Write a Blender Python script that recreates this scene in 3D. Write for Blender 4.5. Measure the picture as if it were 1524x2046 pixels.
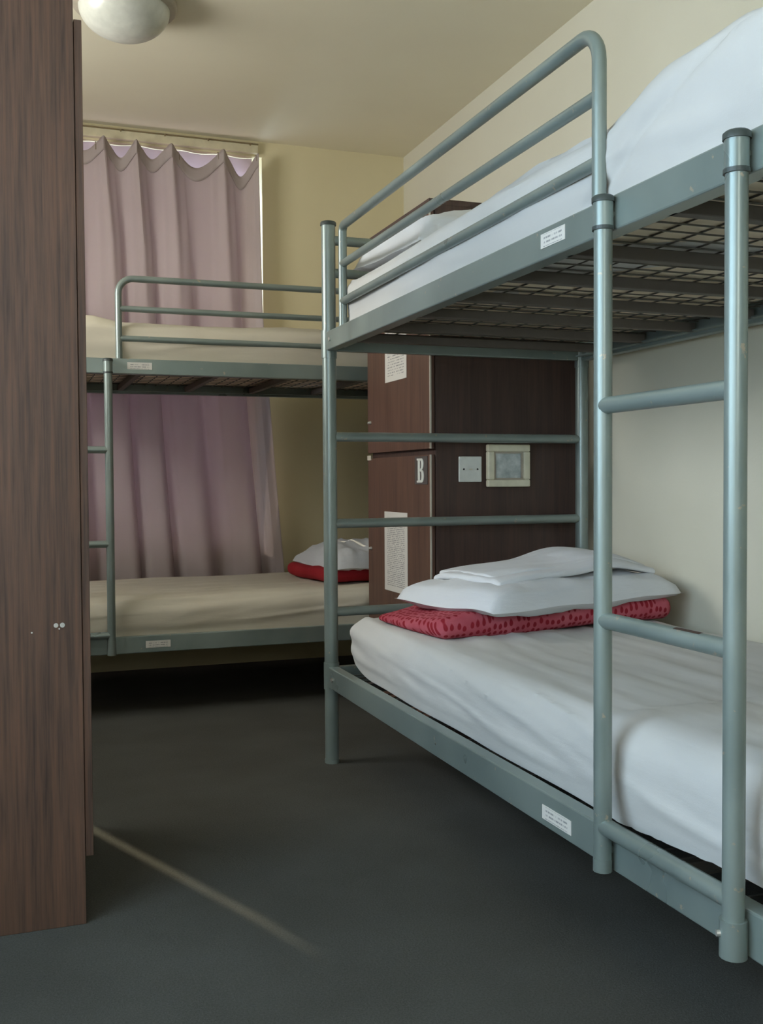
import bpy, bmesh, math, random
from mathutils import Vector, Matrix, noise

random.seed(7)
for _o in list(bpy.data.objects): bpy.data.objects.remove(_o)
SC = bpy.context.scene
COL = SC.collection

# ------------------------------------------------------------------ camera
F_PX, YAW, PIT, ROL, CAM_H = 2044.1, 19.93, -1.766, -0.343, 0.88
yw, pt, rl = map(math.radians, (YAW, PIT, ROL))
fw = Vector((math.sin(yw)*math.cos(pt), math.cos(yw)*math.cos(pt), math.sin(pt)))
rt = Vector((math.cos(yw), -math.sin(yw), 0)); up = rt.cross(fw)
r2 = rt*math.cos(rl) + up*math.sin(rl); u2 = up*math.cos(rl) - rt*math.sin(rl)
cam_d = bpy.data.cameras.new('camera'); cam = bpy.data.objects.new('camera', cam_d); COL.objects.link(cam)
cam_d.sensor_fit = 'VERTICAL'; cam_d.sensor_height = 36; cam_d.lens = F_PX/2046*36; cam_d.clip_start = .02
m = Matrix((r2, u2, -fw)).transposed().to_4x4(); m.translation = (0, 0, CAM_H); cam.matrix_world = m
SC.camera = cam

# ------------------------------------------------------------------ world, sun, large lights, exposure
W = bpy.data.worlds.new('world'); SC.world = W; W.use_nodes = True
W.node_tree.nodes['Background'].inputs[0].default_value = (.68, .84, 1.0, 1)
W.node_tree.nodes['Background'].inputs[1].default_value = 6.5

def sun(name, direction, strength, color, angle):
    l = bpy.data.lights.new(name, 'SUN'); l.energy = strength; l.color = color; l.angle = math.radians(angle)
    o = bpy.data.objects.new(name, l); COL.objects.link(o)
    o.rotation_euler = Vector(direction).to_track_quat('-Z', 'Y').to_euler(); return o
def area(name, loc, direction, sx, sy, power, color):
    l = bpy.data.lights.new(name, 'AREA'); l.shape = 'RECTANGLE'; l.size = sx; l.size_y = sy; l.energy = power; l.color = color
    o = bpy.data.objects.new(name, l); COL.objects.link(o); o.location = loc
    o.rotation_euler = Vector(direction).to_track_quat('-Z', 'Y').to_euler(); return o
sun('sun', (.377, -.926, -.66), 5.5, (1, .88, .62), .5)
area('side_window_skylight', (-1.08, 1.00, 1.45), (1, 0, -.75), 1.40, 1.25, 18.5, (.44, .74, 1.0))
area('side_window_ground_bounce', (-1.09, .45, 1.35), (1, 0, .8), 2.50, 1.20, 6, (1.0, .93, .80))
area('added_ceiling_fill', (-1.10, 3.35, 1.85), (1, 0, .3), .95, .65, 38, (1.0, .97, .90))  # added fill, tilted up to brighten the ceiling and dome lamp
area('added_rear_fill', (.10, -1.26, 1.60), (0, 1, 0), .55, .75, 9, (1.0, .90, .74))  # added weak warm fill from behind the camera
VS = SC.view_settings
VS.view_transform = 'Standard'; VS.look = 'None'; VS.gamma = 1; VS.use_curve_mapping = False; VS.exposure = -0.2

# ------------------------------------------------------------------ materials
def srgb(r, g, b):
    f = lambda c: (c/255/12.92) if c/255 <= .04045 else ((c/255+.055)/1.055)**2.4
    return (f(r), f(g), f(b), 1)
class Mat:
    def __init__(s, name):
        s.m = bpy.data.materials.new(name); s.m.use_nodes = True; s.t = s.m.node_tree
        s.b = s.t.nodes['Principled BSDF']; s.out = s.t.nodes['Material Output']
    def n(s, typ, **kw):
        nd = s.t.nodes.new(typ)
        for k, v in kw.items():
            if k.startswith('i_'): nd.inputs[k[2:].replace('_', ' ')].default_value = v
            else: setattr(nd, k, v)
        return nd
    def l(s, a, b): s.t.links.new(a, b)
    def coord(s, scale=(1, 1, 1), kind='Object', rot=(0, 0, 0)):
        tc = s.n('ShaderNodeTexCoord'); mp = s.n('ShaderNodeMapping')
        mp.inputs['Scale'].default_value = scale; mp.inputs['Rotation'].default_value = rot
        s.l(tc.outputs[kind], mp.inputs['Vector']); return mp.outputs['Vector']
    def noise(s, vec, scale, detail=4, rough=.5, dist=0):
        nd = s.n('ShaderNodeTexNoise'); nd.inputs['Scale'].default_value = scale; nd.inputs['Detail'].default_value = detail
        nd.inputs['Roughness'].default_value = rough; nd.inputs['Distortion'].default_value = dist
        s.l(vec, nd.inputs['Vector']); return nd.outputs['Fac']
    def ramp(s, fac, stops, interp='LINEAR'):
        r = s.n('ShaderNodeValToRGB'); r.color_ramp.interpolation = interp
        e = r.color_ramp.elements
        while len(e) < len(stops): e.new(.5)
        for el, (p, c) in zip(e, stops): el.position = p; el.color = c
        s.l(fac, r.inputs['Fac']); return r.outputs['Color']
    def mix(s, fac, a, b, blend='MIX'):
        x = s.n('ShaderNodeMix', data_type='RGBA', blend_type=blend)
        for v, k in ((fac, 0), (a, 6), (b, 7)):
            if hasattr(v, 'is_linked') or hasattr(v, 'links'): s.l(v, x.inputs[k])
            else: x.inputs[k].default_value = v
        return x.outputs[2]
    def bump(s, h, strength=.2, dist=.01):
        b = s.n('ShaderNodeBump'); b.inputs['Strength'].default_value = strength; b.inputs['Distance'].default_value = dist
        s.l(h, b.inputs['Height']); s.l(b.outputs['Normal'], s.b.inputs['Normal']); return b.outputs['Normal']
    def set(s, **kw):
        for k, v in kw.items():
            i = s.b.inputs[k.replace('_', ' ')]
            if hasattr(v, 'links'): s.l(v, i)
            else: i.default_value = v
        return s
BLK, WHT = (0, 0, 0, 1), (1, 1, 1, 1)

def m_plain(name, c, rough=.5, metal=0, spec=.5):
    q = Mat(name); v = q.coord(); f = q.noise(v, 30, 3)
    d = tuple(x*.86 for x in c[:3]) + (1,)
    q.set(Base_Color=q.ramp(f, [(.3, d), (.7, c)]), Roughness=rough, Metallic=metal); q.b.inputs['Specular IOR Level'].default_value = spec
    return q.m
def m_wall(name, c, c2):
    q = Mat(name); v = q.coord(); f = q.noise(v, 1.6, 4); g = q.noise(v, 160, 3)
    q.set(Base_Color=q.ramp(f, [(.3, c2), (.7, c)]), Roughness=.62); q.b.inputs['Specular IOR Level'].default_value = .25
    q.bump(g, .08, .004); return q.m
def m_carpet():
    q = Mat('charcoal_carpet'); v = q.coord(); a = q.noise(v, 240, 4, .8); b = q.noise(v, 3, 4)
    base = q.ramp(a, [(.3, srgb(66, 65, 60)), (.7, srgb(98, 98, 92))])
    q.set(Base_Color=q.mix(.35, base, q.ramp(b, [(.35, srgb(68, 66, 61)), (.7, srgb(90, 90, 86))])), Roughness=1.0)
    q.b.inputs['Specular IOR Level'].default_value = .1
    q.bump(a, .6, .004); return q.m
def m_wood(name, dark, mid, light, contrast=1.0, gloss=.42):
    q = Mat(name)
    v = q.coord((14, 14, 1.1)); vf = q.coord((170, 170, 5.0)); vc = q.coord((5.5, 5.5, .75))
    dist = q.noise(vc, 1.0, 3, .5)
    rings = q.n('ShaderNodeTexWave', wave_type='RINGS', rings_direction='Z')
    rings.inputs['Scale'].default_value = 2.2; rings.inputs['Distortion'].default_value = 9; rings.inputs['Detail'].default_value = 3
    rings.inputs['Detail Scale'].default_value = 1.2; q.l(vc, rings.inputs['Vector'])
    fine = q.noise(vf, 1, 5, .65); med = q.noise(v, 1.5, 5, .6, .6)
    base = q.ramp(med, [(.25, dark), (.55, mid), (.85, light)])
    base = q.mix(.30*contrast, base, q.ramp(rings.outputs['Fac'], [(.1, dark), (.7, mid), (1, light)]))
    base = q.mix(.55*contrast, base, q.ramp(fine, [(.32, dark), (.5, mid), (.72, light)]))
    q.set(Base_Color=base, Roughness=gloss); q.bump(fine, .10, .002); q.b.inputs['Specular IOR Level'].default_value = .35
    return q.m
def m_metal():
    q = Mat('grey_green_painted_steel'); v = q.coord()
    big = q.noise(v, 5, 3); chip = q.noise(v, 46, 5, .62); rust = q.noise(v, 7, 4, .6)
    paint = q.ramp(big, [(.3, srgb(124, 136, 132)), (.7, srgb(143, 154, 148))])
    chips = q.ramp(chip, [(.66, BLK), (.70, WHT)])
    rm = q.ramp(rust, [(.70, BLK), (.80, WHT)])
    c = q.mix(chips, paint, srgb(172, 160, 142)); c = q.mix(q.mix(1.0, rm, q.ramp(chip, [(.5, BLK), (.62, WHT)]), 'MULTIPLY'), c, srgb(112, 78, 56))
    q.set(Base_Color=c, Roughness=q.ramp(big, [(.3, (.27,)*3+(1,)), (.7, (.40,)*3+(1,))]), Metallic=.35)
    q.bump(chip, .05, .002); return q.m
def m_cloth(name, c, c2, weave=900, bump=.12, sheen=.0, rough=.9):
    q = Mat(name); v = q.coord(); big = q.noise(v, 4, 4); fine = q.noise(v, weave, 2)
    wr = q.noise(q.coord((3, 3, 14)), 6, 3)
    q.set(Base_Color=q.ramp(big, [(.3, c2), (.7, c)]), Roughness=rough); q.b.inputs['Specular IOR Level'].default_value = .2
    h = q.mix(.25, wr, fine); q.bump(h, bump, .01); return q.m
def m_blanket():
    q = Mat('red_patterned_blanket'); v = q.coord((1, 1, 1))
    sp = q.n('ShaderNodeSeparateXYZ'); q.l(v, sp.inputs[0]); df = q.n('ShaderNodeMath', operation='SUBTRACT'); q.l(sp.outputs[1], df.inputs[0]); q.l(sp.outputs[2], df.inputs[1])
    cb = q.n('ShaderNodeCombineXYZ'); q.l(sp.outputs[0], cb.inputs[0]); ml = q.n('ShaderNodeMath', operation='MULTIPLY'); ml.inputs[1].default_value = .72; q.l(df.outputs[0], ml.inputs[0]); q.l(ml.outputs[0], cb.inputs[1])
    vor = q.n('ShaderNodeTexVoronoi', feature='F1', distance='EUCLIDEAN', voronoi_dimensions='2D'); vor.inputs['Scale'].default_value = 54
    vor.inputs['Randomness'].default_value = .45; q.l(cb.outputs[0], vor.inputs['Vector'])
    dots = q.ramp(vor.outputs['Distance'], [(.26, WHT), (.36, BLK)])
    nz = q.noise(v, 14, 3)
    base = q.ramp(nz, [(.3, srgb(168, 74, 86)), (.7, srgb(184, 98, 108))])
    q.set(Base_Color=q.mix(dots, base, srgb(138, 38, 48)), Roughness=.95); q.bump(q.noise(v, 300, 3), .25, .004)
    q.b.inputs['Specular IOR Level'].default_value = .1
    return q.m
def m_curtain(name, c, c2, trans, tc):
    q = Mat(name); v = q.coord((1, 1, .35)); big = q.noise(v, 5, 4); fine = q.noise(q.coord(), 500, 2)
    q.set(Base_Color=q.ramp(big, [(.3, c2), (.7, c)]), Roughness=.9); q.b.inputs['Specular IOR Level'].default_value = .12
    nrm = q.bump(fine, .15, .003)
    tl = q.n('ShaderNodeBsdfTranslucent'); tl.inputs['Color'].default_value = tc; q.l(nrm, tl.inputs['Normal'])
    mx = q.n('ShaderNodeMixShader'); mx.inputs[0].default_value = trans
    q.l(q.b.outputs[0], mx.inputs[1]); q.l(tl.outputs[0], mx.inputs[2]); q.l(mx.outputs[0], q.out.inputs[0]); return q.m
def m_paper(name, axis, lines, dens=.5):
    """printed sheet: rows of grey text inside margins, in generated coordinates"""
    q = Mat(name); tc = q.n('ShaderNodeTexCoord'); sp = q.n('ShaderNodeSeparateXYZ'); q.l(tc.outputs['Generated'], sp.inputs[0])
    a, z = sp.outputs[axis], sp.outputs[2]
    def mth(op, x, y=None):
        nd = q.n('ShaderNodeMath', operation=op)
        for i, k in ((x, 0), (y, 1)):
            if k == 1 and i is None: continue
            if hasattr(i, 'links'): q.l(i, nd.inputs[k])
            else: nd.inputs[k].default_value = i
        return nd.outputs[0]
    row = mth('MULTIPLY', z, lines); fr = mth('FRACT', row); fl = mth('FLOOR', row)
    on = mth('LESS_THAN', fr, .42)
    cx = q.n('ShaderNodeCombineXYZ'); q.l(mth('MULTIPLY', a, 30), cx.inputs[0]); q.l(mth('MULTIPLY', fl, 7.3), cx.inputs[1])
    w = mth('GREATER_THAN', q.noise(cx.outputs[0], 1.0, 1), dens)
    mg = mth('MULTIPLY', mth('MULTIPLY', mth('GREATER_THAN', a, .12), mth('LESS_THAN', a, .88)), mth('MULTIPLY', mth('GREATER_THAN', z, .07), mth('LESS_THAN', z, .93)))
    ink = mth('MULTIPLY', mth('MULTIPLY', on, w), mg)
    q.set(Base_Color=q.mix(ink, srgb(214, 210, 202), srgb(150, 148, 146)), Roughness=.7); return q.m
def m_glass():
    q = Mat('window_glass'); t = q.n('ShaderNodeBsdfTransparent'); g = q.n('ShaderNodeBsdfGlossy'); g.inputs['Roughness'].default_value = .03
    mx = q.n('ShaderNodeMixShader'); mx.inputs[0].default_value = .06
    q.l(t.outputs[0], mx.inputs[1]); q.l(g.outputs[0], mx.inputs[2]); q.l(mx.outputs[0], q.out.inputs[0]); return q.m
def m_frost():
    q = Mat('clouded_cover'); v = q.coord(); f = q.noise(v, 28, 5, .6)
    q.set(Base_Color=q.ramp(f, [(.3, srgb(150, 158, 156)), (.7, srgb(206, 212, 208))]), Roughness=.22); return q.m

M = {
 'wall': m_wall('cream_wall_paint', srgb(216, 205, 168), srgb(209, 197, 160)),
 'wallw': m_wall('off_white_wall_paint', srgb(210, 206, 188), srgb(203, 199, 180)),
 'ceil': m_wall('warm_white_ceiling_paint', srgb(230, 223, 199), srgb(224, 216, 192)),
 'carpet': m_carpet(),
 'wood': m_wood('brown_wood_laminate', srgb(52, 39, 32), srgb(90, 67, 54), srgb(120, 83, 61), .8, .6),
 'wood_dark': m_wood('dark_brown_laminate', srgb(56, 45, 41), srgb(78, 60, 53), srgb(96, 72, 62), .6, .5),
 'wood_door': m_wood('red_brown_laminate', srgb(72, 52, 44), srgb(98, 72, 60), srgb(116, 84, 68), .6, .5),
 'strip': m_plain('pale_edge_banding', srgb(204, 196, 180), .5),
 'metal': m_metal(),
 'cap': m_plain('dark_plastic_cap', srgb(62, 70, 68), .45),
 'slat': m_plain('dark_brown_slat', srgb(96, 88, 80), .6),
 'mesh': m_plain('bare_steel_wire', srgb(96, 92, 84), .45, .5),
 'sheet': m_cloth('white_cotton_sheet', srgb(202, 200, 196), srgb(195, 193, 189)),
 'sheet_old': m_cloth('cream_cotton_sheet', srgb(214, 206, 188), srgb(206, 197, 178)),
 'pillow': m_cloth('white_pillow_cotton', srgb(216, 217, 219), srgb(208, 210, 213), bump=.25),
 'ticking': m_cloth('beige_mattress_ticking', srgb(236, 222, 198), srgb(224, 206, 182)),
 'blanket': m_blanket(), 'red': m_cloth('plain_red_blanket', srgb(166, 44, 50), srgb(148, 34, 42), 400, .3),
 'curtain': m_curtain('mauve_curtain_cloth', srgb(208, 195, 189), srgb(195, 180, 175), .45, srgb(206, 197, 198)),
 'lining': m_curtain('pink_lining_cloth', srgb(216, 202, 206), srgb(208, 194, 198), .6, srgb(220, 206, 212)),
 'track': m_plain('cream_painted_board', srgb(206, 196, 164), .5),
 'trackline': m_plain('brown_track_line', srgb(120, 104, 72), .5),
 'white': m_plain('white_plastic', srgb(224, 226, 218), .35),
 'cream': m_plain('cream_plastic', srgb(222, 216, 190), .4),
 'dark': m_plain('dark_hole', srgb(40, 38, 36), .6),
 'opal': m_plain('opal_white_glass', srgb(212, 212, 200), .25),
 'lampbase': m_plain('grey_lamp_base', srgb(176, 166, 148), .4),
 'frame': m_plain('white_window_frame', srgb(226, 226, 220), .4),
 'glass': m_glass(), 'frost': m_frost(),
 'paper': m_paper('printed_notice', 1, 30), 'paper2': m_paper('printed_rules_sheet', 1, 42, .45),
 'sticker': m_paper('rail_sticker_near', 1, 3.3, .45), 'stickerx': m_paper('rail_sticker_far', 0, 3.3, .45),
 'rust': m_plain('bare_rusty_steel', srgb(74, 56, 48), .7),
 'screw': m_plain('bright_screw', srgb(214, 212, 206), .3, .6),
 'plate': m_plain('dark_grey_plate', srgb(88, 82, 78), .4),
 'brass': m_plain('dull_brass', srgb(150, 132, 92), .4, .7),
}

# ------------------------------------------------------------------ mesh helpers
class MB:
    def __init__(s): s.v = []; s.f = []
    def box(s, a, b):
        (x0, y0, z0), (x1, y1, z1) = a, b; i = len(s.v)
        s.v += [(x0,y0,z0),(x1,y0,z0),(x1,y1,z0),(x0,y1,z0),(x0,y0,z1),(x1,y0,z1),(x1,y1,z1),(x0,y1,z1)]
        s.f += [tuple(i+k for k in q) for q in ((0,3,2,1),(4,5,6,7),(0,1,5,4),(1,2,6,5),(2,3,7,6),(3,0,4,7))]; return s
    def tube(s, pts, r, n=14, cap=True):
        pts = [Vector(p) for p in pts]; N = len(pts); rings = []
        t0 = (pts[1]-pts[0]).normalized()
        ref = Vector((0, 0, 1)) if abs(t0.z) < .9 else Vector((1, 0, 0))
        nrm = (ref - t0*ref.dot(t0)).normalized()
        for k in range(N):
            t = (pts[min(k+1, N-1)]-pts[max(k-1, 0)]).normalized()
            nrm = (nrm - t*nrm.dot(t)).normalized(); bn = t.cross(nrm); i = len(s.v); rad = r[k] if isinstance(r, (list, tuple)) else r
            for a in range(n):
                an = 2*math.pi*a/n; s.v.append(tuple(pts[k]+nrm*rad*math.cos(an)+bn*rad*math.sin(an)))
            rings.append(i)
        for k in range(N-1):
            for a in range(n):
                b = (a+1) % n; s.f.append((rings[k]+a, rings[k]+b, rings[k+1]+b, rings[k+1]+a))
        if cap: s.f.append(tuple(rings[0]+a for a in reversed(range(n)))); s.f.append(tuple(rings[-1]+a for a in range(n)))
        return s
    def lathe(s, c, prof, n=40):
        i = len(s.v); k = len(prof)
        for r, z in prof:
            for a in range(n):
                an = 2*math.pi*a/n; s.v.append((c[0]+r*math.cos(an), c[1]+r*math.sin(an), c[2]+z))
        for j in range(k-1):
            for a in range(n):
                b = (a+1) % n; s.f.append((i+j*n+a, i+j*n+b, i+(j+1)*n+b, i+(j+1)*n+a))
        return s
    def grid(s, nu, nv, fn, closed_u=False):
        i = len(s.v)
        for a in range(nu):
            for b in range(nv): s.v.append(tuple(fn(a/(nu-1), b/(nv-1))))
        for a in range(nu-1):
            for b in range(nv-1): s.f.append((i+a*nv+b, i+(a+1)*nv+b, i+(a+1)*nv+b+1, i+a*nv+b+1))
        return s
    def build(s, name, mat, parent=None, smooth=False, bevel=0, loc=None, tf=None, merge=False, recalc=True):
        vs = [tf(*p) for p in s.v] if tf else s.v
        off = Vector(loc) if loc is not None else (Vector(parent['_base']) if parent is not None else Vector((0, 0, 0)))
        me = bpy.data.meshes.new(name); me.from_pydata([tuple(Vector(p)-off) for p in vs], [], s.f)
        bm = bmesh.new(); bm.from_mesh(me)
        if merge: bmesh.ops.remove_doubles(bm, verts=bm.verts, dist=1e-5)
        if recalc: bmesh.ops.recalc_face_normals(bm, faces=bm.faces)
        if smooth:
            for f in bm.faces: f.smooth = True
        bm.to_mesh(me); bm.free(); me.materials.append(mat)
        if smooth:
            try: me.set_sharp_from_angle(angle=math.radians(50))
            except Exception: pass
        o = bpy.data.objects.new(name, me); COL.objects.link(o)
        if parent is not None:
            o.parent = parent; o['_base'] = list(parent['_base'])
        else: o.location = off; o['_base'] = list(off)
        if bevel:
            b = o.modifiers.new('bevel', 'BEVEL'); b.width = bevel; b.segments = 2; b.limit_method = 'ANGLE'
        return o
def root(name, loc, label, cat, group=None):
    o = bpy.data.objects.new(name, None); COL.objects.link(o); o.location = loc; o['_base'] = list(loc); o.empty_display_size = .05
    return tag(o, label, cat, group)
def tag(o, label, cat, group=None):
    o['label'] = label; o['category'] = cat
    if group: o['group'] = group
    return o
def struct(o): o['kind'] = 'structure'; return o
def stuff(o): o['kind'] = 'stuff'; return o
def box(name, a, b, mat, parent=None, bevel=0): return MB().box(a, b).build(name, mat, parent, bevel=bevel)
def nz(*p): return noise.noise(Vector(p))

# ------------------------------------------------------------------ room shell
XL, XR, YB, YF, ZC = -.95, 1.8985, -1.20, 4.879, 2.514
T = .16
struct(box('floor', (XL-.2, YB-.2, -.06), (XR+.2, YF+.2, 0), M['carpet']))
struct(box('ceiling', (XL-.2, YB-.2, ZC), (XR+.2, YF+.2, ZC+.08), M['ceil']))
struct(box('wall_right', (XR, YB-.2, 0), (XR+.12, YF+.2, ZC), M['wallw']))
def wall_with_hole(name, axis, p0, p1, a0, a1, ha0, ha1, hz0, hz1, mat):
    mb = MB()
    def bx(x0, x1, z0, z1):
        if axis == 'x': mb.box((x0, p0, z0), (x1, p1, z1))
        else: mb.box((p0, x0, z0), (p1, x1, z1))
    bx(a0, ha0, 0, ZC); bx(ha1, a1, 0, ZC); bx(ha0, ha1, 0, hz0)
    if hz1 < ZC-.001: bx(ha0, ha1, hz1, ZC)
    return struct(mb.build(name, mat))
WX0, WX1, WZ0, WZ1 = -.795, 1.166, .55, 2.44
wall_with_hole('wall_far', 'x', YF, YF+T, XL-.2, XR+.2, WX0, WX1, WZ0, WZ1, M['wall'])
wl = MB()
for a0, a1, z0, z1 in ((YB-.2, -.85, 0, ZC), (1.75, 2.85, 0, ZC), (3.85, YF, 0, ZC), (-.85, 1.75, 0, .70), (-.85, 1.75, 2.10, ZC), (2.85, 3.85, 0, 1.50), (2.85, 3.85, 2.20, ZC)):
    wl.box((XL-T, a0, z0), (XL, a1, z1))
struct(wl.build('wall_left', M['wallw']))
wall_with_hole('wall_back', 'x', YB-T, YB, XL-.2, XR+.2, -.20, .40, 1.20, 2.00, M['wallw'])
def window(name, axis, a0, a1, z0, z1, p, mull):
    r = bpy.data.objects.new(name, None); COL.objects.link(r); r['_base'] = [0, 0, 0]; struct(r)
    def pc(nm, x0, x1, za, zb, d0, d1, mat):
        mb = MB(); mb.box((x0, p+d0, za), (x1, p+d1, zb)) if axis == 'x' else mb.box((p+d0, x0, za), (p+d1, x1, zb))
        return mb.build(nm, mat, r, bevel=.003 if mat is M['frame'] else 0)
    w = .045
    pc('window_frame', a0, a0+w, z0, z1, -.025, .025, M['frame']); pc('window_frame', a1-w, a1, z0, z1, -.025, .025, M['frame'])
    pc('window_frame', a0+w, a1-w, z0, z0+w, -.025, .025, M['frame']); pc('window_frame', a0+w, a1-w, z1-w, z1, -.025, .025, M['frame'])
    n = mull+1; step = (a1-a0-2*w)/n
    for k in range(n):
        x = a0+w+k*step
        if k: pc('mullion', x-.018, x+.018, z0+w, z1-w, -.02, .02, M['frame'])
        pc('pane', x+(.018 if k else 0), x+step-(.018 if k < n-1 else 0), z0+w, z1-w, -.003, .003, M['glass'])
    return r
window('window_1', 'x', WX0-.10, WX1+.12, WZ0-.05, WZ1+.02, YF+T+.027, 2)
window('window_2', 'y', -.85, 1.75, .70, 2.10, XL-.12, 2)
window('added_window_4', 'y', 2.85, 3.85, 1.50, 2.20, XL-.12, 1)  # invented unseen opening, set high to let light onto the ceiling
window('added_window_3', 'x', -.20, .40, 1.20, 2.00, YB-.12, 0)  # invented unseen opening that goes with the rear fill

# curtain track board under the ceiling
tr = root('curtain_track', (.2, YF-.02, 2.46), 'cream painted curtain track board under the ceiling', 'curtain track')
box('board', (WX0-.03, YF-.028, 2.449), (1.142, YF-.001, 2.498), M['track'], tr, .002)
box('rail', (WX0-.03, YF-.036, 2.487), (1.142, YF-.028, 2.492), M['trackline'], tr)
for k in range(10): MB().tube([(-.70+k*.2, YF-.045, 2.488), (-.70+k*.2, YF-.045, 2.478)], .004, 8).build('glider', M['trackline'], tr)

# curtains
cu = root('curtain', (.25, YF-.05, .33), 'long mauve curtain hanging in deep folds across the window', 'curtain')
CX0, PL = -.728, 10
def warp(s): return s + .020*math.sin(s*17+1)*min(1, s*8, (1-s)*8)
def cur_x(s, t):       # s across 0..1, t 0 top .. 1 bottom
    x1 = 1.128 + .012*min(t/.3, 1) + .10*max(0, (t-.3)/.55)**1.15
    x0 = CX0 + .058*min(1, t/.2)
    return x0 + (x1-x0)*s
def cur_top(s):
    s = warp(s)
    ph = (s*PL) % 1.0; d = abs(ph-.5)*2     # 1 at the hooks, 0 half-way
    k = int(s*PL)
    sag = (.055, .05, .06, .052, .06, .05, .062, .055, .07, .085)[min(k, 9)]
    return 2.444 - sag*1.25*(.65*(.5+.5*math.cos(2*math.pi*(ph-.5)))+.35*(1-d**2.2)) - .014*s
def cur_pt(s, v):
    zt = cur_top(s); z = zt + (.33-zt)*v; t = (2.452-z)/2.42
    ph = warp(s)*PL
    c = math.cos(2*math.pi*ph)
    amp = .012 + .032*min(1, t*2.0)
    pinch = max(0, c)**9*.030*max(0, 1-t*2.2)
    wob = .006*nz(s*6.3, z*.9, 3.1)*min(1, t*3)
    ph2 = ph + .17*nz(s*3.1, z*.55, 9.)*min(1, t*2)
    prof = math.cos(2*math.pi*ph2)
    prof = math.copysign(abs(prof)**.75, prof)
    second = .35*math.cos(4*math.pi*ph2+1.1+s*5)*min(1, t*2)
    y = YF-.058 - amp*(prof*.75+second*.45)*.95 - pinch + wob
    x = cur_x(s, t) + .018*math.sin(2*math.pi*ph2+.6)*min(1, t*3)*(1 if .02 < s < .98 else 0)
    return (x, min(y, YF-.012), z)
stile = [max(0, min(1, i/420)) for i in range(421)]
mb = MB(); mb.grid(421, 70, lambda a, b: cur_pt(a, b**1.25)); cf = mb.build('fabric', M['curtain'], cu, smooth=True, recalc=False)
sm = cf.modifiers.new('thickness', 'SOLIDIFY'); sm.thickness = .0015
def band_pt(a, b):
    zt = cur_top(a); x, y, z = cur_pt(a, 0); return (x, y-.0035, zt-.001-.062*b)
hb = MB().grid(421, 5, lambda a, b: (lambda q: (q[0], cur_pt(a, (cur_top(a)-q[2])/(cur_top(a)-.33))[1]-.0035, q[2]))(band_pt(a, b))).build('heading_band', M['curtain'], cu, smooth=True, recalc=False)
sm = hb.modifiers.new('thickness', 'SOLIDIFY'); sm.thickness = .002
for k in range(PL+1):
    s = min(max(k/PL, .004), .996); x, y, z = cur_pt(s, 0)
    MB().tube([(x, y-.004, z-.03), (x, y-.004, z-.005), (x, YF-.05, z+.010)], .0025, 6).build('hook', M['trackline'], cu)
ln = MB().grid(160, 16, lambda a, b: (-.725+.055*min(1, b*5)+(1.848-.055*min(1, b*5))*a, YF+.03+.012*math.sin(a*60), 2.438-1.9*b)).build('lining_curtain', M['lining'], None, smooth=True, loc=(.2, YF+.03, .54), recalc=False)
sm = ln.modifiers.new('thickness', 'SOLIDIFY'); sm.thickness = .001
tag(ln, 'thin pink lining showing above the scalloped top of the mauve curtain', 'curtain')

# ------------------------------------------------------------------ ceiling lamp
lp = root('ceiling_lamp', (.39, 3.6, ZC), 'round opal dome lamp on the ceiling', 'ceiling lamp')
MB().lathe((.39, 3.6, ZC), [(.0, -.0005), (.172, -.0005), (.176, -.008), (.176, -.026), (.168, -.034), (.0, -.034)]).build('base', M['lampbase'], lp, smooth=True, merge=True)
MB().lathe((.39, 3.6, ZC), [(.152*math.cos(a*math.pi/2/14), -.030-.102*math.sin(a*math.pi/2/14)) for a in range(15)]).build('dome', M['opal'], lp, smooth=True, merge=True)

# ------------------------------------------------------------------ soft goods
def rbox_pts(L, Wd, H, r, nu, nv, nw):
    """surface grid of a box, edges rounded with radius r; returns verts, faces in 0..L, 0..W, 0..H"""
    def axis(len_, n):
        k = 5; e = [r*i/k for i in range(k)]; mid = [r+(len_-2*r)*i/n for i in range(n+1)]
        return e + mid + [len_-x for x in reversed(e)]
    U, V, Z = axis(L, nu), axis(Wd, nv), axis(H, nw)
    idx = {}; vs = []; fs = []
    def vid(i, j, k):
        if (i, j, k) not in idx:
            p = Vector((U[i], V[j], Z[k])); c = Vector((min(max(p.x, r), L-r), min(max(p.y, r), Wd-r), min(max(p.z, r), H-r)))
            d = p-c; nrm = d.normalized() if d.length > 1e-9 else Vector((0, 0, 1))
            q = c+nrm*r if d.length > 1e-9 else p
            idx[(i, j, k)] = len(vs); vs.append((q, nrm))
        return idx[(i, j, k)]
    a, b, c = len(U)-1, len(V)-1, len(Z)-1
    for i in range(a):
        for j in range(b):
            for k in (0, c): fs.append((vid(i,j,k), vid(i+1,j,k), vid(i+1,j+1,k), vid(i,j+1,k)))
    for i in range(a):
        for k in range(c):
            for j in (0, b): fs.append((vid(i,j,k), vid(i+1,j,k), vid(i+1,j,k+1), vid(i,j,k+1)))
    for j in range(b):
        for k in range(c):
            for i in (0, a): fs.append((vid(i,j,k), vid(i,j+1,k), vid(i,j+1,k+1), vid(i,j,k+1)))
    return vs, fs

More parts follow.
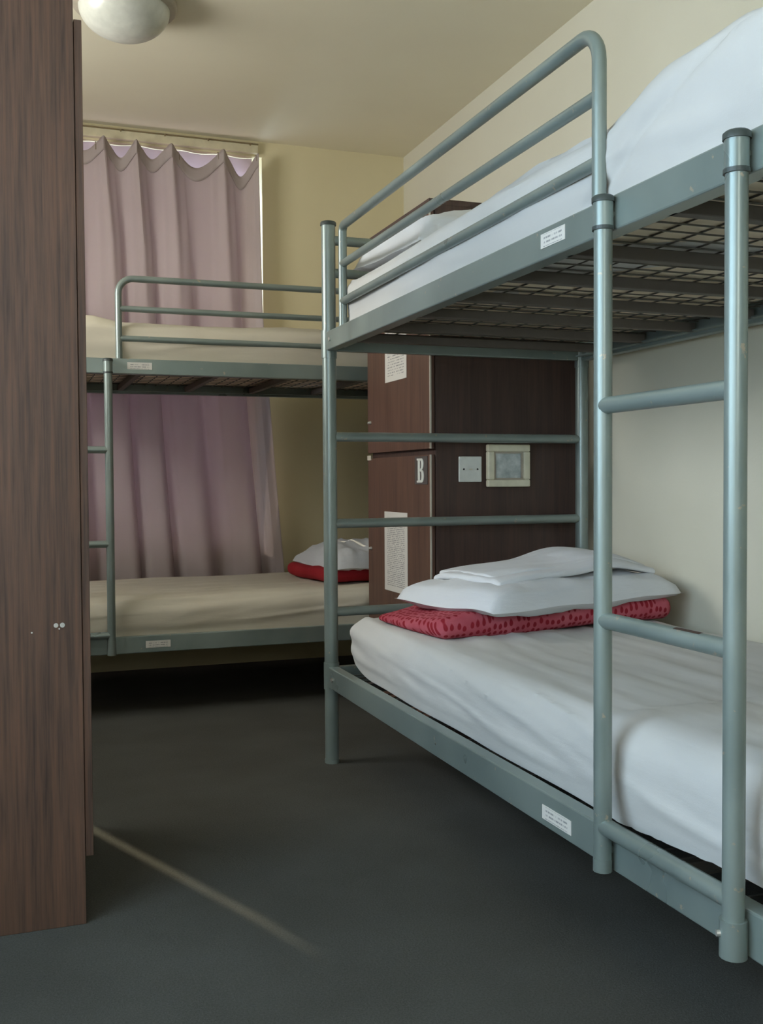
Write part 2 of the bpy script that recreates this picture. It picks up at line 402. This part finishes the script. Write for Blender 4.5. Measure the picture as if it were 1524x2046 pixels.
def mattress(tf, u0, u1, v0, v1, z0, z1, mat, label, seed, bulge=None, sheetz=None, group='mattresses on the bunks', wr=1.0, hang=None):
    base = tf((u0+u1)/2, (v0+v1)/2, z0)
    r = root('mattress', base, label, 'mattress', group)
    L, Wd, H = u1-u0, v1-v0, z1-z0
    vs, fs = rbox_pts(L, Wd, H, min(.058, H*.42), 130, 44, 8)
    mb = MB()
    for q, n in vs:
        u, v, z = q
        s = z if v > .01 else z
        d = wr*.0055*nz(u*1.3+seed, (v*1.5+z*1.0)*17+u*1.0, seed)*(1 if n.z > -.5 else 0)     # long drag folds
        d += wr*.0030*nz(u*3.1, (v+z)*38+u*5, seed+4)*(1 if n.z > -.5 else 0)
        ex = max(0, 1-min(u, L-u)/.25)
        d += wr*.006*ex*nz(u*7, v*12+z*9, seed+2)
        d += .010*nz(u*2.2, v*2.2, seed+8)
        rg = 1-abs(nz(u*.9+seed*2, (v*1.2+z)*13+u*1.3, seed+6)); d += wr*.006*max(0, rg-.80)/.20*(1 if n.z > -.3 else 0)*(.4+.6*abs(nz(u*2, v*3+z*5, seed+9))*2)
        p = q + n*d
        if n.z < 0 and n.z > -.999:
            k = .75*(-n.z)
            if v < .06: p.y -= p.y*k
            if v > Wd-.06: p.y += (Wd-p.y)*k
        if bulge: p = p + bulge(u, v, z, n)
        if hang and n.z < .3 and z < H*.5 and v < Wd*.5: p.z += hang(u)*(1-z/(H*.5))
        mb.v.append((u0+p.x, v0+p.y, z0+p.z))
    mb.f = fs
    mb.build('fitted_sheet', mat, r, smooth=True, tf=tf)
    MB().box((u0+.05, v0+.05, z0-.004), (u1-.05, v1-.05, z0+.03)).build('mattress_core', M['ticking'], r, tf=tf)
    return r

def pillow_mesh(Lx, Ly, Tk, seed, n=34, pinch=.07, wr=1.0, power=.5, flat=.25):
    mb = MB()
    for side in (1, -1):
        def fn(a, b):
            x, y = a*2-1, b*2-1
            th = (max(0, (1-abs(x)**3.2))*max(0, (1-abs(y)**3.2)))**power
            X = x*Lx/2*(1-pinch*(1-y*y)); Y = y*Ly/2*(1-pinch*(1-x*x))
            z = (side if side > 0 else -flat)*Tk/2*th*(1+.16*wr*nz(x*2.1+seed, y*2.1, seed)) + .010*wr*nz(x*4+seed, y*4, seed+3)*th
            z += .005*wr*nz(x*9, y*3.5+x*3, seed+7)*th + .012*nz(x*1.6, y*1.6, seed+11)
            return (X, Y, z)
        mb.grid(n, n, fn)
    return mb
def place(rot, loc, tilt=(0, 0)):
    R = Matrix.Translation(Vector(loc)) @ Matrix.Rotation(math.radians(rot), 4, 'Z') @ Matrix.Rotation(math.radians(tilt[0]), 4, 'X') @ Matrix.Rotation(math.radians(tilt[1]), 4, 'Y')
    return lambda x, y, z: tuple(R @ Vector((x, y, z)))
def pillow(loc, rot, size, label, seed, tilt=(0, 0), mat='pillow', sub=True, **kw):
    o = pillow_mesh(*size, seed, **kw).build('pillow', M[mat], None, smooth=True, loc=loc, tf=place(rot, loc, tilt), merge=True)
    tag(o, label, 'pillow', 'white pillows on the bunks'); return o
def folded(name, loc, rot, size, layers, mat, label, cat, seed, group=None, tilt=(0, 0), soft=.010, parallelo=0, taper=False):
    """a cloth folded into a pad: one root with a mesh per layer"""
    r = root(name, loc, label, cat, group); Lx, Ly, Tk = size; h = Tk/layers
    P = place(rot, loc, tilt)
    for k in range(layers):
        vs, fs = rbox_pts(Lx, Ly, h*1.04, min(h*.48, .03), 30, 18, 3)
        mb = MB(); sh = .008*random.uniform(-1, 1)
        for q, n in vs:
            x, y, z = q.x-Lx/2, q.y-Ly/2, q.z
            d = .006*nz(x*6+seed, y*6+k*3, seed)+.004*nz(x*14, y*14, seed+k)
            x += parallelo*y
            z += soft*nz(x*3.2+seed, y*3.2, seed+5) + d*(1 if n.z > .3 else .4)
            x += n.x*d*1.5 + sh; y += n.y*d*1.5 + sh*.6
            if taper:
                t = min(1, max(0, (x+Lx/2+(Ly/2-y)*.55)/.32)); z *= .3+.7*t*t*(3-2*t)
            mb.v.append((x, y, z+k*h))
        mb.f = fs
        mb.build('fold', mat, r, smooth=True, tf=P)
    return r

# ------------------------------------------------------------------ bunk beds
def bunk(tf, base, Wd, L, gu0, gu1, lu1, lu2, label, cross, stickmat, st_up, st_lo, wear=False):
    r = root('bunk_bed', base, label, 'bunk bed', 'steel bunk beds')
    def tube(nm, pts, rad, mat='metal', parent=None, n=16): return MB().tube([tf(*q) for q in pts], rad, n).build(nm, M[mat], parent or r, smooth=True)
    def bx(nm, a, b, mat='metal', parent=None, bev=.003):
        return MB().box(a, b).build(nm, M[mat], parent or r, tf=tf, bevel=bev)
    PR = .0215
    for u, v in ((0, 0), (0, Wd), (L, 0), (L, Wd)):
        p = tube('post', [(u, v, 0), (u, v, .6), (u, v, 1.2), (u, v, 1.668)], PR, n=20)
        tube('post_cap', [(u, v, 1.664), (u, v, 1.673), (u, v, 1.676)], [PR+.003, PR+.003, PR], 'cap', p, 20)
        tube('collar', [(u, v, .232), (u, v, .315)], PR+.0025, parent=p, n=20)
        tube('collar', [(u, v, 1.258), (u, v, 1.342)], PR+.0025, parent=p, n=20)
        tube('post_foot', [(u, v, 0.0), (u, v, .012)], PR+.0015, 'metal', p, 20)
    for u in (0, L):
        for z in (.472, .747, 1.016, 1.52, 1.62):
            if z == 1.016 and False: continue
            tube('end_rung', [(u, PR*.6, z), (u, Wd/2, z), (u, Wd-PR*.6, z)], .0148)
        for z in (.245, 1.280): bx('end_rail', (u-.012, PR*.8, z), (u+.012, Wd-PR*.8, z+.056))
    for z, st in ((.240, st_lo), (1.279, st_up)):
        for v, s in ((-.016, 1), (Wd+.016, -1)):
            v1 = v+s*.032
            a = (0+.02, min(v, v1), z); b = (L-.02, max(v, v1), z+.064 if z < 1 else z+.057)
            rail = bx('side_rail', a, b)
            lip = v+s*.058
            bx('inner_lip', (.03, min(v1, lip), z+.010), (L-.03, max(v1, lip), z+.014), parent=rail, bev=0)
            if s == 1 and st:
                bx('sticker', (st[0], v-.0012, z+st[2]), (st[1], v-.0002, z+st[2]+.026), stickmat, rail, 0)
                for k in (0, 1): MB().tube([tf(.06+k*(L-.12), v-.004, z+.03), tf(.06+k*(L-.12), v+.002, z+.03)], .006, 10).build('bolt', M['screw'], rail, smooth=True)
        for u in cross:
            cb = bx('cross_bar', (u-.012, .03, z+.010), (u+.012, Wd-.03, z+.034), 'slat', bev=.002)
        mb = MB()
        nu = int((L-.1)/.05)
        for k in range(nu+1):
            u = .05+k*.05; mb.tube([tf(u, .02, z+.038), tf(u, Wd-.02, z+.038)], .0019, 5, False)
        for k in range(13):
            v = .03+(Wd-.06)*k/12; mb.tube([tf(.04, v, z+.0416), tf(L-.04, v, z+.0416)], .0019, 5, False)
        stuff(mb.build('wire_mesh', M['mesh'], r, smooth=True))
    # guard rail
    gv, gz = .004, 1.634; rb = .055; ra = .02
    def arc(cu_, cz, rad, a0, a1, k=8): return [(cu_+rad*math.cos(a0+(a1-a0)*i/k), gv, cz+rad*math.sin(a0+(a1-a0)*i/k)) for i in range(k+1)]
    pts = [(gu0, gv, 1.335), (gu0, gv, 1.5)] + arc(gu0+ra, gz-ra, ra, math.pi, math.pi/2) + [(gu0+.3, gv, gz), (gu1-.3, gv, gz)] + arc(gu1-rb, gz-rb, rb, math.pi/2, 0) + [(gu1, gv, 1.5), (gu1, gv, 1.335)]
    g = tube('guard_rail', pts, .0125)
    for z in (1.412, 1.522): tube('guard_bar', [(gu0+.004, gv, z), ((gu0+gu1)/2, gv, z), (gu1-.004, gv, z)], .0115, parent=g)
    # ladder
    lv = -.033
    lad = None
    for k, u in enumerate((lu1, lu2)):
        st = tube('ladder_stile', [(u, lv, .244), (u, lv, .8), (u, lv, 1.325)], .0150)
        tube('stile_cap', [(u, lv, 1.322), (u, lv, 1.330), (u, lv, 1.333)], [.0185, .0185, .015], 'cap', st)
        tube('sleeve', [(u, lv, 1.283), (u, lv, 1.324)], .0165, parent=st)
        tube('ring', [(u, lv, 1.278), (u, lv, 1.284)], .0178, 'cap', st)
        tube('bracket', [(u, lv+.004, 1.305), (u, -.012, 1.305)], .007, parent=st, n=10)
        if k == 1:
            tube('sleeve', [(u, lv, .240), (u, lv, .291)], .0185, parent=st)
            c = tf(u-.006, lv-.0165, .272); d = tf(u-.008, lv-.0215, .272); MB().tube([c, d], .0045, 10).build('bolt', M['screw'], st, smooth=True)
        else: tube('sleeve', [(u, lv, .241), (u, lv, .262)], .0158, parent=st)
        tube('bracket', [(u, lv+.004, .275), (u, -.012, .275)], .007, parent=st, n=10)
    for z in (.315, .652, .998):
        rg = tube('ladder_rung', [(lu1, lv, z), ((lu1+lu2)/2, lv, z), (lu2, lv, z)], .0135)
        if wear and z == .652:
            ua, ub = lu1+.195, lu1+.255
            MB().grid(9, 7, lambda a, b: tf(ua+(ub-ua)*a, lv-.0139*math.cos(math.radians(62+(34+34*math.sin(math.pi*a))*b)), z+.0139*math.sin(math.radians(62+(34+34*math.sin(math.pi*a))*b)))).build('worn_patch', M['rust'], rg, smooth=True)
    return r

XA, YA, BW = .9326, 3.0377, .893
near = lambda u, v, z: (XA+v, YA-u, z)
XE, FY, FW = 1.83, 3.905, .855
far = lambda u, v, z: (XE-u, FY+v, z)
bunk(near, (XA, YA, 0), BW, 2.05, .13, 1.535, 1.606, 1.927, 'grey-green steel bunk bed in the foreground along the right wall', (.16, .40, .64, .88, 1.13, 1.38, 1.69, 1.90), 'sticker', (1.372, 1.458, .020), (1.375, 1.478, .014), True)
bunk(far, (XE, FY, 0), FW, 1.93, .12, 1.443, 1.487, 1.80, 'grey steel bunk bed standing in front of the curtained window', (.16, .46, .76, 1.06, 1.36, 1.66), 'stickerx', (1.326, 1.416, .018), (1.27, 1.362, .018))

# mattresses
def bulge_up(u, v, z, n):     # u measured from the mattress' far end
    k = max(0, min(1, (u-1.40)/.22)); k = k*k*(3-2*k)
    return (Vector((0, -.012*k*(1 if n.y < -.2 else 0), k*.044*(z/.16)*(1-.3*min(v, .5)))) - n*(.010*math.exp(-((z-.03-(u-1.40)*.30)/.010)**2)*(1 if u > 1.38 and n.y < -.3 else 0)))
def bulge_lo(u, v, z, n):
    k = max(0, min(1, (u-1.38)/.10)); k = k*k*(3-2*k)
    e = max(0, 1-u/.22)**2
    return Vector((0, -.010*k*(1 if n.y < -.2 else .0), k*.018*(z/.16) + .05*e*(1-z/.16) + (.020*max(0, min(1, (u-1.45)/.35)) + .006*max(0, nz(u*38, 1, 7))*k)*max(0, 1-z/.07)))
mattress(near, .090, 2.00, .012, BW-.015, 1.327, 1.487, M['sheet'], 'white sheeted mattress on the top of the foreground bunk bed', 3.3, bulge_up)
mattress(near, .098, 2.00, .016, BW-.015, .300, .468, M['sheet'], 'white sheeted mattress on the bottom of the foreground bunk bed', 8.1, bulge_lo, wr=.9)
mattress(far, .10, 1.85, .006, FW-.015, 1.325, 1.478, M['sheet_old'], 'pale sheeted mattress on the top of the bunk bed by the window', 15.7, lambda u, v, z, n: Vector((0, 0, .022*min(1, max(0, (u-1.33)/.10))*(z/.15))))
mattress(far, .10, 1.85, -.006, FW-.015, .292, .446, M['sheet_old'], 'cream sheeted mattress on the bottom of the bunk bed by the window', 21.9, None, hang=lambda u: -.018+.03*nz(u*1.1, 2, 2))

# bedding, foreground bottom bunk
folded('blanket', (1.405, 2.66, .470), 9, (.80, .43, .062), 1, M['blanket'], 'folded red patterned blanket under the pillow on the foreground bottom bunk', 'blanket', 4.4, 'folded red blankets', parallelo=.10, taper=True)
pillow((1.44, 2.62, .541), 15, (.74, .43, .150), 'plump white pillow on the red blanket of the foreground bottom bunk', 2.2, pinch=.03, power=.32, flat=.35)
fs = root('folded_sheet', (1.43, 2.66, .62), 'folded white sheet on top of the pillow of the foreground bottom bunk', 'sheet')
def drape(dx, dy, Lx, Ly, rot, z0, th, seed):
    mb = MB(); vs, fcs = rbox_pts(Lx, Ly, th, th*.48, 40, 26, 2); P = place(rot, (dx, dy, 0))
    for q, n in vs:
        x, y = q.x-Lx/2, q.y-Ly/2; a, b = x/.40, (y+.02)/.235
        dome = .074*(max(0, 1-abs(a)**3)*max(0, 1-abs(b)**3))**.45
        hump = .040*math.exp(-((x-.12)/.14)**2-((y-.02)/.2)**2)
        z = z0+dome+hump+q.z+.008*nz(x*5+seed, y*7, seed)+.004*nz(x*4, y*22+x*6, seed)
        mb.v.append(P(x*(1+.05*nz(y*9, seed, 1)), y*(1+.06*nz(x*6, seed, 2)), z))
    mb.f = fcs; return mb
drape(1.46, 2.64, .58, .32, 13, .539, .018, 3.0).build('fold', M['pillow'], fs, smooth=True)
drape(1.47, 2.66, .56, .27, 11, .552, .012, 5.0).build('fold', M['pillow'], fs, smooth=True)
# foreground top bunk
folded('blanket', (1.40, 2.60, 1.488), 0, (.66, .40, .024), 1, M['blanket'], 'folded red blanket mostly hidden under the pillow on the foreground top bunk', 'blanket', 5.4, 'folded red blankets')
pillow((1.365, 2.715, 1.503), 4, (.76, .46, .25), 'white pillow at the far end of the foreground top bunk', 5.2, pinch=.03, power=.32, flat=.06)
# bottom bunk by the window
folded('blanket', (1.42, 4.30, .450), 4, (.44, .52, .056), 1, M['red'], 'folded red blanket under the pillow on the bottom bunk by the window', 'blanket', 9.4, 'folded red blankets')
pillow((1.45, 4.30, .515), 4, (.44, .56, .19), 'crumpled white pillow on the bottom bunk by the window', 11.2, pinch=.02, wr=1.8, power=.42)
pillow((1.56, 4.35, 1.500), 6, (.44, .60, .11), 'white pillow at the end of the top bunk by the window', 13.2)

# ------------------------------------------------------------------ locker at the end of the foreground bunk
LX, LX1, LY, LY1, LZ = 1.298, 1.878, 3.108, 3.729, 1.800
lk = root('locker', ((LX+LX1)/2, (LY+LY1)/2, 0), 'dark brown laminate locker with two doors at the end of the foreground bunk', 'locker')
bx0 = LX+.020
box('side_panel', (bx0, LY, 0), (LX1, LY+.018, LZ-.02), M['wood_dark'], lk, .001)
box('side_panel', (bx0, LY1-.018, 0), (LX1, LY1, LZ-.02), M['wood_dark'], lk, .001)
box('back_panel', (LX1-.01, LY+.018, 0), (LX1, LY1-.018, LZ-.02), M['wood_dark'], lk)
box('top_panel', (LX, LY, LZ-.02), (LX1, LY1, LZ), M['wood_dark'], lk, .001)
box('bottom_panel', (bx0, LY+.018, .07), (LX1-.01, LY1-.018, .088), M['wood_dark'], lk)
box('middle_shelf', (bx0, LY+.018, .965), (LX1-.01, LY1-.018, .985), M['wood_dark'], lk)
box('plinth', (bx0+.02, LY+.018, 0), (bx0+.038, LY1-.018, .07), M['wood_dark'], lk)
for z0, z1 in ((.075, .964), (.984, LZ-.024)):
    d = box('door', (LX, LY+.004, z0), (LX+.018, LY1-.001, z1), M['wood_door'], lk, .001)
    box('edge_strip', (LX, LY, z0), (LX+.0055, LY+.004, z1), M['strip'], d)
    zl = .62 if z0 < .5 else 1.10
    MB().tube([(LX-.012, LY1-.035, zl), (LX-.004, LY1-.035, zl), (LX+.001, LY1-.035, zl)], [.004, .007, .007], 14).build('lock', M['screw'], d, smooth=True)
box('door_tab', (LX-.004, LY1-.045, .957), (LX, LY1-.004, .975), M['strip'], lk)
p1 = box('notice', (LX-.0012, 3.315, 1.236), (LX-.0002, 3.53, 1.53), M['paper'])
tag(p1, 'white printed notice taped high on the upper locker door', 'notice')
p2 = box('notice', (LX-.0012, 3.314, .478), (LX-.0002, 3.545, .766), M['paper2'])
tag(p2, 'long white printed sheet taped on the lower locker door', 'notice')

# letter sign
ls = root('letter_sign', (LX, 3.185, .865), 'small dark plate with a white letter B on the lower locker door', 'sign')
box('plate', (LX-.003, 3.128, .866), (LX-.0002, 3.238, .960), M['plate'], ls, .0008)
def letter_b():
    cd = bpy.data.curves.new('letter', 'CURVE'); cd.dimensions = '2D'; cd.fill_mode = 'BOTH'; cd.extrude = .0008; cd.resolution_u = 6
    def poly(pts):
        s = cd.splines.new('POLY'); s.points.add(len(pts)-1); s.use_cyclic_u = True
        for q, (x, y) in zip(s.points, pts): q.co = (x, y, 0, 1)
    def bow(x0, cx, y0, y1, rx):    # right-hand bowl from (x0,y0) to (x0,y1)
        c = (y0+y1)/2; h = (y1-y0)/2
        return [(cx+rx*math.sin(math.pi*i/14)**.7, c-h*math.cos(math.pi*i/14)) for i in range(15)]
    w = 1.0
    out = [(0, 0)] + bow(0, .62, 0, 1.06, .36) + bow(0, .60, 1.06, 2.0, .32) + [(0, 2.0), (0, 1.84), (.14, 1.84), (.14, .16), (0, .16)]
    poly(out)
    poly([(.44, .20)] + bow(0, .52, .20, .92, .14) + [(.44, .92)])
    poly([(.44, 1.16)] + bow(0, .52, 1.16, 1.82, .11) + [(.44, 1.82)])
    o = bpy.data.objects.new('tmp', cd); COL.objects.link(o)
    dg = bpy.context.evaluated_depsgraph_get(); me = bpy.data.meshes.new_from_object(o.evaluated_get(dg)); bpy.data.objects.remove(o)
    return me
me = letter_b(); bs = Vector(ls['_base']); sx, sz = .062, .0405
for v in me.vertices:
    x, y, z = v.co; v.co = Vector((LX-.0042-z, 3.214-x*sx, .872+y*sz)) - bs
me.materials.clear(); me.materials.append(M['white'])
lo = bpy.data.objects.new('letter', me); COL.objects.link(lo); lo.parent = ls; lo['label'] = 'white slab-serif letter B'

# switch plate and framed box on the locker side
sp = root('wall_plate', (1.439, LY, .873), 'blank white square switch plate on the locker side', 'switch plate')
box('plate', (1.398, LY-.009, .873), (1.481, LY-.0002, .958), M['white'], sp, .003)
for x in (1.415, 1.465): MB().tube([(x, LY-.0102, .9155), (x, LY-.008, .9155)], .0032, 10).build('screw', M['dark'], sp)
box('badge', (1.435, LY-.0098, .9125), (1.446, LY-.0088, .917), M['cream'], sp)
fb = root('call_point_box', (1.574, LY, .855), 'cream framed square box with a clouded pane beside the switch plate', 'box')
X0, X1, Z0, Z1, w = 1.495, 1.652, .856, .998, .024
box('back_box', (X0+.008, LY-.010, Z0+.008), (X1-.008, LY-.0002, Z1-.008), M['cream'], fb)
for a, b in (((X0, Z0), (X1, Z0+w)), ((X0, Z1-w), (X1, Z1)), ((X0, Z0+w), (X0+w, Z1-w)), ((X1-w, Z0+w), (X1, Z1-w))):
    box('frame_bar', (a[0], LY-.030, a[1]), (b[0], LY-.008, b[1]), M['cream'], fb, .004)
    
for a, b in (((X0+w, Z0+w), (X1-w, Z0+w+.006)), ((X0+w, Z1-w-.006), (X1-w, Z1-w)), ((X0+w, Z0+w+.006), (X0+w+.006, Z1-w-.006)), ((X1-w-.006, Z0+w+.006), (X1-w, Z1-w-.006))):
    box('inner_bezel', (a[0], LY-.022, a[1]), (b[0], LY-.010, b[1]), M['lampbase'], fb)
box('cover_pane', (X0+w+.006, LY-.016, Z0+w+.006), (X1-w-.006, LY-.011, Z1-w-.006), M['frost'], fb)

# ------------------------------------------------------------------ wardrobe in the left foreground
wd = root('wardrobe', (-.32, 2.40, 0), 'tall brown wood-grain wardrobe in the left foreground', 'wardrobe')
wx0, wx1, wy0, wy1, wz = -.93, .129, 2.095, 2.70, 2.02
box('side_panel', (wx0, wy0, 0), (wx1, wy0+.02, wz-.02), M['wood'], wd, .001)
box('side_panel', (wx0, wy1-.02, 0), (wx1, wy1, wz-.02), M['wood'], wd, .001)
box('back_panel', (wx0, wy0+.02, 0), (wx0+.01, wy1-.02, wz-.02), M['wood'], wd)
box('top_panel', (wx0, wy0, wz-.02), (wx1, wy1, wz), M['wood'], wd, .001)
box('bottom_panel', (wx0+.01, wy0+.02, .10), (wx1-.02, wy1-.02, .12), M['wood'], wd)
box('plinth', (wx1-.06, wy0+.02, 0), (wx1-.04, wy1-.02, .10), M['wood_dark'], wd)
box('top_fascia', (wx1-.02, wy0+.02, 1.79), (wx1, wy1-.02, wz-.02), M['wood'], wd)
dr = box('door', (wx1+.001, wy0+.003, .135), (wx1+.016, wy1-.003, 1.780), M['wood'], wd, .001)
MB().tube([(wx1+.016, wy1-.05, .98), (wx1+.030, wy1-.05, .98), (wx1+.036, wy1-.05, .98)], [.006, .012, .011], 14).build('knob', M['brass'], dr, smooth=True)
for x, z, rr in ((.080, .600, .0045), (.092, .600, .0048), (.086, .593, .0016), (.035, .588, .0016)):
    MB().tube([(x, wy0-.0015, z), (x, wy0+.002, z)], rr, 10).build('screw', M['screw'], wd)
for o in bpy.data.objects:
    if '_base' in o: del o['_base']
